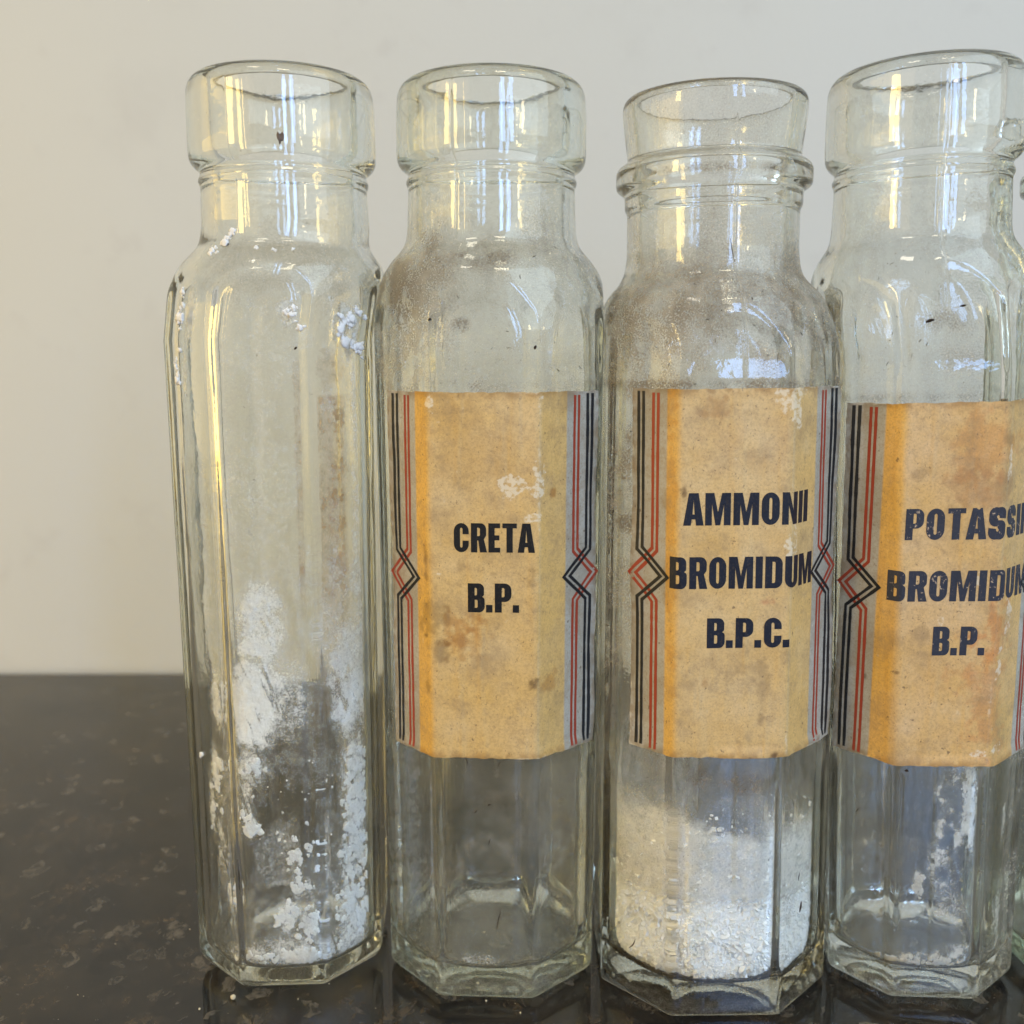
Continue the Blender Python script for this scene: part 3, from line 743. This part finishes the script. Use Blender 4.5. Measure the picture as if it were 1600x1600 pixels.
build_label('potassii', SPEC['potassii'], .11, .0268, .0572, .1367, MP['potassii'],
    [(.003, .118, .007, .004, (.70, .62, .62), .6), (-.0045, .113, .003, .003, GREY, .45), (-.010, .122, .002, .0018, GREY, .6), (.0045, .1275, .008, .007, (.88, .72, .62), .7), (.009, .075, .006, .020, (.92, .72, .62), .7),
     (.0095, .089, .005, .010, (.95, .74, .62), .7), (.001, .098, .003, .0012, GREY, .5), (-.0075, .0875, .0015, .0018, GREY, .5), (-.0195, .0758, .0010, .0010, DRK, .7), (-.0120, .0785, .0006, .0006, DRK, .7), (.008, .129, .0015, .002, GREY, .6), (.010, .1345, .003, .002, GREY, .5)],
    [(.0028, .0990, .0022, .0018, .7), (.0087, .1235, .0008, .0035, .8), (.0098, .080, .0014, .0080, .85), (.0078, .0605, .0040, .0016, .8), (.012, .09, .002, .006, .7), (-.0038, .0905, .001, .0014, .7)],
    [('POTASSII', .0022, .1111, .0288, .0067), ('BROMIDUM', .0022, .0977, .0348, .0067), ('B.P.', .0003, .0856, .0108, .0064)], shear=.03, seed=303, ink=(.030, .033, .048), wear=.572, tone=1.02)

# ============================================================ what is inside the bottles
def inner_R(B, z):
    i = B.inn; k = np.argsort(i[:, 1], kind='stable'); return np.interp(z, i[k, 1], i[k, 0])
def inner_point(B, ph, z, inset):
    r = B.rinner(ph, z, inner_R(B, z)) - inset
    return np.stack([r * np.sin(ph) + B.cx(z), -r * np.cos(ph), z], -1)

def film(name, B, mask_fn, mat, z0, z1, da=.00033, inset=.00045, thick=.0006, phr=(-math.pi, math.pi), cut=.10, seed=1, local=False):
    nu = int((phr[1] - phr[0]) * .0235 / da); nv = int((z1 - z0) / da)
    PH, Z = np.meshgrid(np.linspace(*phr, nu), np.linspace(z0, z1, nv))
    sn = np.interp(PH, B.tab_ph, B.tab_s)
    m = mask_fn(sn, Z, PH)
    lump = fbm(np.sin(PH) * 32, np.cos(PH) * 32, Z * 1300, seed, 4, .6)
    P = inner_point(B, PH, Z, inset + thick * lump * np.clip(m, 0, 1)).reshape(-1, 3)
    f = grid_faces(nu, nv); mm = m.ravel()
    f = f[mm[f].max(1) > cut]
    used = np.unique(f); remap = np.zeros(len(P), int); remap[used] = np.arange(len(used))
    return (P[used] if local else B.world(P[used])), remap[f], mm[used]

def lumps(B, spots, seed, wall=True):
    """crumbly little clods stuck to the inner wall: (s, z, spread s m, spread z m, count, size)"""
    rng = np.random.default_rng(seed)
    bm = bmesh.new(); bmesh.ops.create_icosphere(bm, subdivisions=2, radius=1.0)
    bv = np.array([v.co[:] for v in bm.verts]); bm.verts.index_update(); bf = np.array([[v.index for v in f.verts] for f in bm.faces]); bm.free()
    Vs, Fs, n0 = [], [], 0
    for (s0, z0, ds, dz, cnt, size) in spots:
        for _ in range(cnt):
            sz0 = size * rng.lognormal(-.15, .40)
            s1 = s0 + rng.normal() * ds / .0235 * .6; z1 = z0 + rng.normal() * dz * .6
            for k in range(rng.integers(4, 9)):
                sz = sz0 * (.62 if k == 0 else rng.uniform(.16, .46))
                far = 0 if k == 0 else sz0 * rng.uniform(.35, .95)
                an = rng.uniform(0, 2 * math.pi)
                s_ = s1 + far * math.cos(an) / .0235; z_ = max(.0062, z1 + far * math.sin(an))
                ph = float(np.interp(s_, B.tab_s, B.tab_ph))
                c = inner_point(B, np.array([ph]), np.array([z_]), sz * .5 + .0003)[0] if wall else B.surf(np.array([s_]), np.array([z_]), sz * .15)[0]
                q = bv * (1 + 1.5 * (fbm(bv[:, 0] * 1.9 + rng.random() * 50, bv[:, 1] * 1.9, bv[:, 2] * 1.9, seed, 3) - .45))[:, None]
                q = q * sz * rng.uniform(.7, 1.15, 3)
                nd = np.array([math.sin(ph), -math.cos(ph), 0]); dep = q @ nd
                q = q - np.outer(np.maximum(dep - sz * .4, 0), nd)
                Vs.append(q + c); Fs.append(bf + n0); n0 += len(bv)
    return B.world(np.concatenate(Vs)), np.concatenate(Fs)

Bp = SPEC['empty']
P_BLOBS = [(-.91, .1552, .0022, .0055, .95), (-1.06, .1425, .0015, .0045, .8), (.28, .1555, .0025, .0025, .9), (.91, .1537, .0028, .004, 1.0), (1.15, .1525, .0025, .005, .9), (1.03, .1482, .0022, .003, .9),
    (-.12, .0875, .0062, .0105, 1.0), (-.25, .0700, .0070, .0098, 1.3), (.10, .0710, .0070, .0085, .75), (.90, .0740, .0064, .0140, .95), (1.21, .0745, .0050, .014, 1.0), (1.00, .0470, .0056, .0135, .80), (.96, .0302, .0056, .013, .76), (.92, .0150, .0065, .011, .80),
    (-.69, .0702, .0026, .0065, .9), (-.82, .0527, .0022, .0060, .85), (-.95, .0425, .0016, .0070, .8), (-.62, .0225, .0022, .0035, .75), (-.75, .033, .003, .008, .55), (-.29, .0550, .0050, .0040, .72), (-.35, .0410, .0022, .0040, .9), (-.39, .0472, .0022, .0060, .7),
    (.28, .0250, .0035, .0030, .6), (.07, .0187, .0035, .0040, .8), (.37, .0170, .0030, .0030, .9), (.25, .0082, .0075, .0028, 1.0), (-.4, .0085, .006, .003, .7), (.51, .009, .004, .004, .7), (-.12, .0920, .0035, .0050, .6), (.63, .0865, .003, .010, .55), (.2, .0100, .010, .004, .7),
    (.80, .0960, .0035, .0100, .55), (1.1, .0900, .003, .012, .7), (1.1, .12, .0015, .03, .55)]
HAZE = [(-.20, .1132, .009, .016, .26), (.06, .1245, .009, .014, .22), (.84, .1265, .004, .02, .36), (0, .150, .012, .010, .26), (0., .085, .02, .02, .30), (0, .055, .022, .02, .22), (-.6, .06, .008, .03, .34), (.3, .02, .02, .014, .34), (.9, .05, .01, .045, .35), (-.8, .11, .003, .04, .2)]
def chalk_mask(sn, Z, PH):
    x = sn * .0235
    f1 = fbm(x * 230, Z * 230, 0, 61, 5, .62); f2 = fbm(x * 60, Z * 60, 0, 71, 4)
    wx = x + (f1 - .5) * .004; wz = Z + (fbm(x * 230, Z * 230, 5, 63, 5, .62) - .5) * .004
    m = blob_field(Bp, wx / .0235, wz, P_BLOBS) * (.52 + .75 * f1) * (1 - .55 * sstep(.60, .72, fbm(x * 520 + Z * 260, Z * 70 - x * 60, 9, 81, 4, .6)))
    h = blob_field(Bp, wx / .0235, wz, HAZE) * sstep(.34, .66, f2 * .5 + f1 * .5)
    back = (np.abs(sn) > 1.9) * sstep(.50, .66, f2) * sstep(.11, .05, Z) * .45
    return np.maximum(np.maximum(m, h), back)
V1, F1, K1 = film('chalk', Bp, chalk_mask, M_powder, .0060, .168, seed=9)
SP = [(1.0, .046, .0042, .011, 90, .0009), (.96, .030, .0045, .011, 90, .0009), (.92, .015, .005, .007, 55, .0009),
      (-.29, .055, .003, .002, 16, .0006), (-.35, .041, .0015, .003, 20, .0008), (.13, .0377, .002, .001, 8, .0004), (.19, .0315, .0025, .003, 16, .0007), (.39, .0352, .0015, .002, 7, .0007), (.45, .0300, .0012, .001, 5, .0008), (.22, .0255, .003, .0012, 12, .0007),
      (.07, .0187, .003, .003, 18, .0009), (.37, .0170, .003, .003, 36, .0006), (.25, .0082, .006, .0010, 60, .0009), (.3, .0135, .002, .002, 12, .0008), (-.2, .0082, .005, .001, 20, .0007), (-.80, .05, .002, .006, 16, .0007), (-.92, .043, .0012, .006, 12, .0007), (-.62, .0225, .001, .002, 5, .0008), (-.69, .07, .0015, .004, 10, .0006), (.5, .05, .006, .01, 14, .0003), (0, .05, .008, .012, 20, .0003)]
SO = [(.28, .1555, .0022, .002, 9, .0007), (.91, .1537, .003, .0035, 22, .0008), (1.0, .1490, .002, .002, 10, .0006), (-.91, .1552, .0012, .004, 12, .0007), (-1.0, .1425, .0008, .004, 9, .0006), (-.51, .1712, .0016, .0012, 6, .0007), (-.62, .1685, .002, .0008, 6, .0005), (.1, .1685, .004, .0006, 6, .0004), (-.95, .0555, .0004, .001, 2, .0007)]
V2, F2 = lumps(Bp, SP, 5)
Vo_, Fo_ = lumps(Bp, SO, 6, wall=False)
F2 = np.r_[F2, Fo_ + len(V2)]; V2 = np.r_[V2, Vo_]
F2q = np.c_[F2, F2[:, 2]]
me_faces = F1.tolist() + (F2 + len(V1)).tolist()
chalk = mesh_obj('chalk_powder', np.r_[V1, V2], me_faces, M_powder, None, True, {'mask': np.r_[K1, np.full(len(V2), 2.0)]})
tag(chalk, 'white chalky powder caked on the inside of the unlabelled bottle', 'powder', kind='stuff')

def reflection_mask(sn, Z, PH):
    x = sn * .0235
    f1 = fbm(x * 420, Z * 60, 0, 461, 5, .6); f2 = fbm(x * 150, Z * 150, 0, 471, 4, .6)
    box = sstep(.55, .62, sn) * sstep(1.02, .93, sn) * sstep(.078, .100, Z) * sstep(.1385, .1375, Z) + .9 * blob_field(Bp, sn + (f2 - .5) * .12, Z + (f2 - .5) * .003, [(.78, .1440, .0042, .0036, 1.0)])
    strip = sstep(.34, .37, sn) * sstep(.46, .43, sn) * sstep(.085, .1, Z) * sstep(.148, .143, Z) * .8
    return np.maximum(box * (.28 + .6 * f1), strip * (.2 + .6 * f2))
Vg, Fg, Kg = film('stain', Bp, reflection_mask, M_brown, .070, .152, inset=.0011, seed=49, local=True)
mesh_obj('label_reflection', Vg, Fg, M_brown, roots['empty'], True, {'mask': Kg})  # brown reflection of the next bottle's label, put in as a coloured film

# heap of crystals in the second labelled bottle
Bc = SPEC['ammonii']
def heap():
    rng = np.random.default_rng(4)
    nu = 220; ph = np.linspace(-math.pi, math.pi, nu, endpoint=False)
    def top(x, y): return .0405 - (y + .023) * .46 - x * .20 + .0035 * (fbm(x * 120, y * 120, 0, 4, 3) - .5)
    rows = []
    one = np.full(nu, 1.0)
    def wall(z): return Bc.rinner(ph, z, inner_R(Bc, z)) - .0004
    rw = wall(one * .035); zt = top(rw * np.sin(ph), -rw * np.cos(ph)) + .0016 * (fbm(np.sin(ph) * 9, np.cos(ph) * 9, 0, 3, 3) - .5)
    for t in np.linspace(0, 1, 110):                      # up the glass
        z = .0060 + (zt - .0060) * t
        r = wall(z); x, y = r * np.sin(ph), -r * np.cos(ph)
        n = fbm(x * 900, y * 900, z * 900, 8, 4, .65); n2 = fbm(x * 200, y * 200, z * 200, 18, 3, .6)
        r = r - .0010 * n - .0012 * sstep(.55, .75, n2) - .0022 * sstep(.80, 1, t) ** 2
        rows.append(np.stack([r * np.sin(ph), -r * np.cos(ph), z], -1))
    r0 = np.hypot(rows[-1][:, 0], rows[-1][:, 1])
    for t in np.linspace(.97, .03, 46):                   # across the top
        r = r0 * t; x, y = r * np.sin(ph), -r * np.cos(ph)
        z = top(x, y) + (zt - top(rw * np.sin(ph), -rw * np.cos(ph))) * t + .0016 * (fbm(x * 700, y * 700, 2, 8, 4, .65) - .5) + .0012 * (1 - t)
        rows.append(np.stack([x, y, z], -1))
    zs = rows
    V = np.concatenate(rows); f = grid_faces(nu, len(zs), True).tolist()
    V = np.r_[V, [[0, 0, .0060], [0, 0, float(top(0, 0))]]]
    c0, c1 = len(V) - 2, len(V) - 1; nr = len(zs)
    for j in range(nu):
        k = (j + 1) % nu; f.append([c0, k, j]); f.append([c1, (nr - 1) * nu + j, (nr - 1) * nu + k])
    # loose crystals against the glass
    Vs = [V]; n0 = len(V)
    cube = np.array([[x, y, z] for x in (-1, 1) for y in (-1, 1) for z in (-1, 1)], float)
    cf = [[0, 1, 3, 2], [4, 6, 7, 5], [0, 4, 5, 1], [2, 3, 7, 6], [0, 2, 6, 4], [1, 5, 7, 3]]
    for _ in range(5200):
        p = rng.uniform(-math.pi, math.pi) if rng.random() < .25 else rng.normal() * .9
        z = .0068 + rng.beta(1.1, 1.7) * .042
        c = inner_point(Bc, np.array([p]), np.array([z]), .0009)[0]
        zt = top(c[0], c[1])
        if z > zt + rng.exponential(.0035): continue
        sz = rng.lognormal(math.log(.00022), .4)
        q = rng.normal(size=(3, 3)); q, _r = np.linalg.qr(q)
        Vs.append((cube * sz * rng.uniform(.5, 1.3, 3)) @ q + c); f += [[i + n0 for i in ff] for ff in cf]; n0 += 8
    o = mesh_obj('salt_crystals', Bc.world(np.concatenate(Vs)), f, M_crystal, None, False)
    tag(o, 'heap of white salt crystals at the bottom of the AMMONII bottle', 'crystals', kind='stuff')
heap()
def salt_mask(sn, Z, PH):
    x = sn * .0235; f1 = fbm(x * 260, Z * 260, 0, 161, 5, .62); f2 = fbm(x * 70, Z * 50, 0, 171, 4)
    top = .0415 - .0045 * sn + .013 * (f2 - .5)
    up = Z - top
    m = .80 * sstep(.0062, -.0022, up) + .17 * sstep(.018, .002, up)
    return m * (.25 + 1.25 * f1) * (.75 + .5 * f2) * sstep(.024, .030, Z) * np.where(np.abs(sn) > 2.2, .45, 1.0)
Vf, Ff, Kf = film('bloom', Bc, salt_mask, M_bloom, .024, .066, seed=19, inset=.0003, thick=.0003, cut=.03)
o = mesh_obj('salt_bloom', Vf, Ff, M_bloom, None, True, {'mask': Kf})
tag(o, 'pale salt bloom clouding the glass above the crystal heap', 'residue', kind='stuff')

Bq = SPEC['potassii']
Q_BL = [(.11, .0485, .0035, .006, .6), (.24, .0410, .005, .008, .75), (.40, .0457, .0035, .012, .8), (.12, .0332, .004, .006, .62), (-.18, .0277, .0012, .0035, 1.0), (.30, .055, .004, .006, .6), (1.14, .0392, .003, .012, .55), (.2, .0225, .006, .004, .4), (-.05, .0085, .010, .0025, .85), (.3, .010, .006, .003, .7), (.09, .0207, .0018, .001, .9), (1.0, .016, .003, .008, .6)]
def pot_mask(sn, Z, PH):
    x = sn * .0235; f1 = fbm(x * 320, Z * 260, 0, 261, 5, .65)
    return blob_field(Bq, (x + (f1 - .5) * .004) / .0235, Z + (f1 - .5) * .003, Q_BL) * sstep(.34, .62, f1) * 1.35
Vq, Fq, Kq = film('smear', Bq, pot_mask, M_residue, .0064, .066, seed=29)
Vl, Fl = lumps(Bq, [(-.18, .0285, .0008, .002, 7, .0006), (-.15, .0255, .0008, .001, 5, .0005), (.09, .0207, .0012, .0003, 4, .0006), (0., .0085, .010, .0006, 60, .0005), (.4, .046, .003, .008, 14, .0004)], 15)
o = mesh_obj('salt_residue', np.r_[Vq, Vl], Fq.tolist() + (Fl + len(Vq)).tolist(), M_residue, None, True, {'mask': np.r_[Kq, np.full(len(Vl), 2.0)]})
tag(o, 'speckled pale salt residue inside the POTASSII bottle near its base', 'residue', kind='stuff')

Bk = SPEC['creta']
def cre_mask(sn, Z, PH):
    x = sn * .0235; f1 = fbm(x * 300, Z * 240, 0, 361, 5, .65)
    arcm = np.exp(-((np.hypot((sn - .0) * .0235 / .75, Z - .030) - .0095) / .0012) ** 2) * (Z > .030) * .22 * fbm(x * 200, Z * 200, 3, 5, 4)
    low = blob_field(Bk, sn, Z, [(0, .034, .008, .006, .10), (-.1, .0085, .005, .002, .5), (.75, .034, .006, .006, .12)])
    return (arcm + low) * (.5 + f1)
Vk, Fk, Kk = film('dregs', Bk, cre_mask, M_residue, .0064, .052, seed=39)
o = mesh_obj('chalk_residue', Vk, Fk, M_residue, None, True, {'mask': Kk})
tag(o, 'thin pale chalk residue inside the CRETA bottle below its label', 'residue', kind='stuff')

q = bpy.data.meshes.new('rust_chip'); bm = bmesh.new(); bmesh.ops.create_icosphere(bm, subdivisions=2, radius=1.0)
for v in bm.verts:
    v.co = v.co * (1 + .35 * math.sin(v.co.x * 7 + v.co.z * 5)); v.co.x *= .00075; v.co.y *= .0004; v.co.z *= .0011
    v.co.x += Bp.cx(.19) + .0207 * math.sin(.13); v.co.y -= .0207 * math.cos(.13); v.co.z += .1908
bm.to_mesh(q); bm.free()
t_ = NT('rust_brown'); P_ = t_.obj(); q.materials.append(t_.done(t_.n('ShaderNodeBsdfPrincipled', Base_Color=t_.mix(t_.noise(P_, 1500, 3), (.05, .04, .035), (.16, .10, .06)), Roughness=.6)))
o = bpy.data.objects.new('rust_chip', q); col.objects.link(o); o.parent = roots['empty']

def flecks(B, parent, items, seed):
    rg = np.random.default_rng(seed); VV, FF = [], []
    for (s0, z0, ln, ang, wd) in items:
        n = 6; bend = rg.normal() * .5; b0 = len(VV)
        pts = []
        x, y, a = 0.0, 0.0, ang
        for i in range(n):
            pts.append((s0 + x / .0235, z0 + y, a)); x += ln / n * math.cos(a); y += ln / n * math.sin(a); a += bend / n
        for i, (s_, z_, a) in enumerate(pts):
            w_ = wd * (1 - .6 * abs(2 * i / (n - 1) - 1)) / 2
            for dx, dy, h in ((-math.sin(a) * w_, math.cos(a) * w_, .00002), (0, 0, .00002 + w_), (math.sin(a) * w_, -math.cos(a) * w_, .00002)):
                VV.append(B.surf(np.array([s_ + dx / .0235]), np.array([z_ + dy]), h)[0])
        for i in range(n - 1):
            for k in (0, 1): FF.append([b0 + 3 * i + k, b0 + 3 * i + k + 1, b0 + 3 * i + k + 4, b0 + 3 * i + k + 3])
    o = mesh_obj('dirt_flecks', VV, FF, M_fleck, parent, False); o['kind'] = 'stuff'
    return o
t_ = NT('dark_dirt'); M_fleck = t_.done(t_.n('ShaderNodeBsdfDiffuse', Color=(.035, .024, .018)))
def rnd_flecks(n, seed, z0, z1, smax=1.2):
    rg = np.random.default_rng(seed)
    return [(rg.uniform(-smax, smax), rg.uniform(z0, z1), rg.lognormal(math.log(.0006), .5), rg.uniform(0, math.pi), rg.lognormal(math.log(.00013), .35)) for _ in range(n)]
H = math.pi / 2
flecks(SPEC['creta'], roots['creta'], [(-.16, .0575, .0024, H, .00022), (.12, .0572, .0014, H, .0002), (.02, .0385, .0022, H - .4, .0002), (.10, .018, .0060, H - .1, .00022), (-.1, .046, .0012, 1.0, .00035), (.02, .048, .0008, .4, .0004), (.42, .1480, .0010, H, .0006), (-.45, .1540, .0008, .3, .0007), (.47, .1668, .0016, .5, .0002)] + rnd_flecks(26, 5, .008, .056) + rnd_flecks(30, 6, .142, .172), 3)
flecks(SPEC['ammonii'], roots['ammonii'], [(.25, .0615, .0010, H, .0010), (.06, .1655, .0062, H + .25, .00022), (-.9, .012, .004, .8, .0003), (.75, .022, .003, 1.2, .0007), (.72, .030, .0022, H, .0004)] + rnd_flecks(24, 7, .010, .058) + rnd_flecks(50, 8, .143, .168), 4)
flecks(SPEC['potassii'], roots['potassii'], [(-.36, .0560, .0010, 0, .0006), (-.25, .1530, .0022, .5, .0007), (.05, .1560, .0015, .2, .0005)] + rnd_flecks(20, 9, .010, .055) + rnd_flecks(34, 10, .140, .172, .9), 5)
flecks(SPEC['empty'], roots['empty'], [(.33, .1480, .0010, .6, .0005)] + rnd_flecks(40, 11, .01, .17), 6)

# crumbs of powder on the counter
rng = np.random.default_rng(77)
bm = bmesh.new(); bmesh.ops.create_icosphere(bm, subdivisions=2, radius=1.0)
bv = np.array([v.co[:] for v in bm.verts]); bm.verts.index_update(); bf = np.array([[v.index for v in f.verts] for f in bm.faces]); bm.free()
spots = [(-.0642, .2160, .00055), (-.093, .1985, .0004), (-.0365, .1955, .00042)]
spots += [(rng.uniform(-.11, .02), rng.uniform(.18, .26), rng.lognormal(math.log(.00013), .5)) for _ in range(70)]
CV, CF = [], []
for i, (x, y, r) in enumerate(spots):
    q = bv * (1 + .8 * (fbm(bv[:, 0] * 1.5 + i * 9, bv[:, 1] * 1.5, bv[:, 2] * 1.5, 3, 3) - .45))[:, None] * r * rng.uniform(.7, 1.2, 3)
    q[:, 2] -= q[:, 2].min(); CF += (bf + len(CV) * len(bv)).tolist(); CV.append(q + np.array([x, y, 0.0]))
o = mesh_obj('powder_crumbs', np.concatenate(CV), CF, m_powder('crumb_cream', (.72, .62, .42), cut=False), None, True)
tag(o, 'tiny cream crumbs scattered on the dark counter', 'crumbs', kind='stuff')
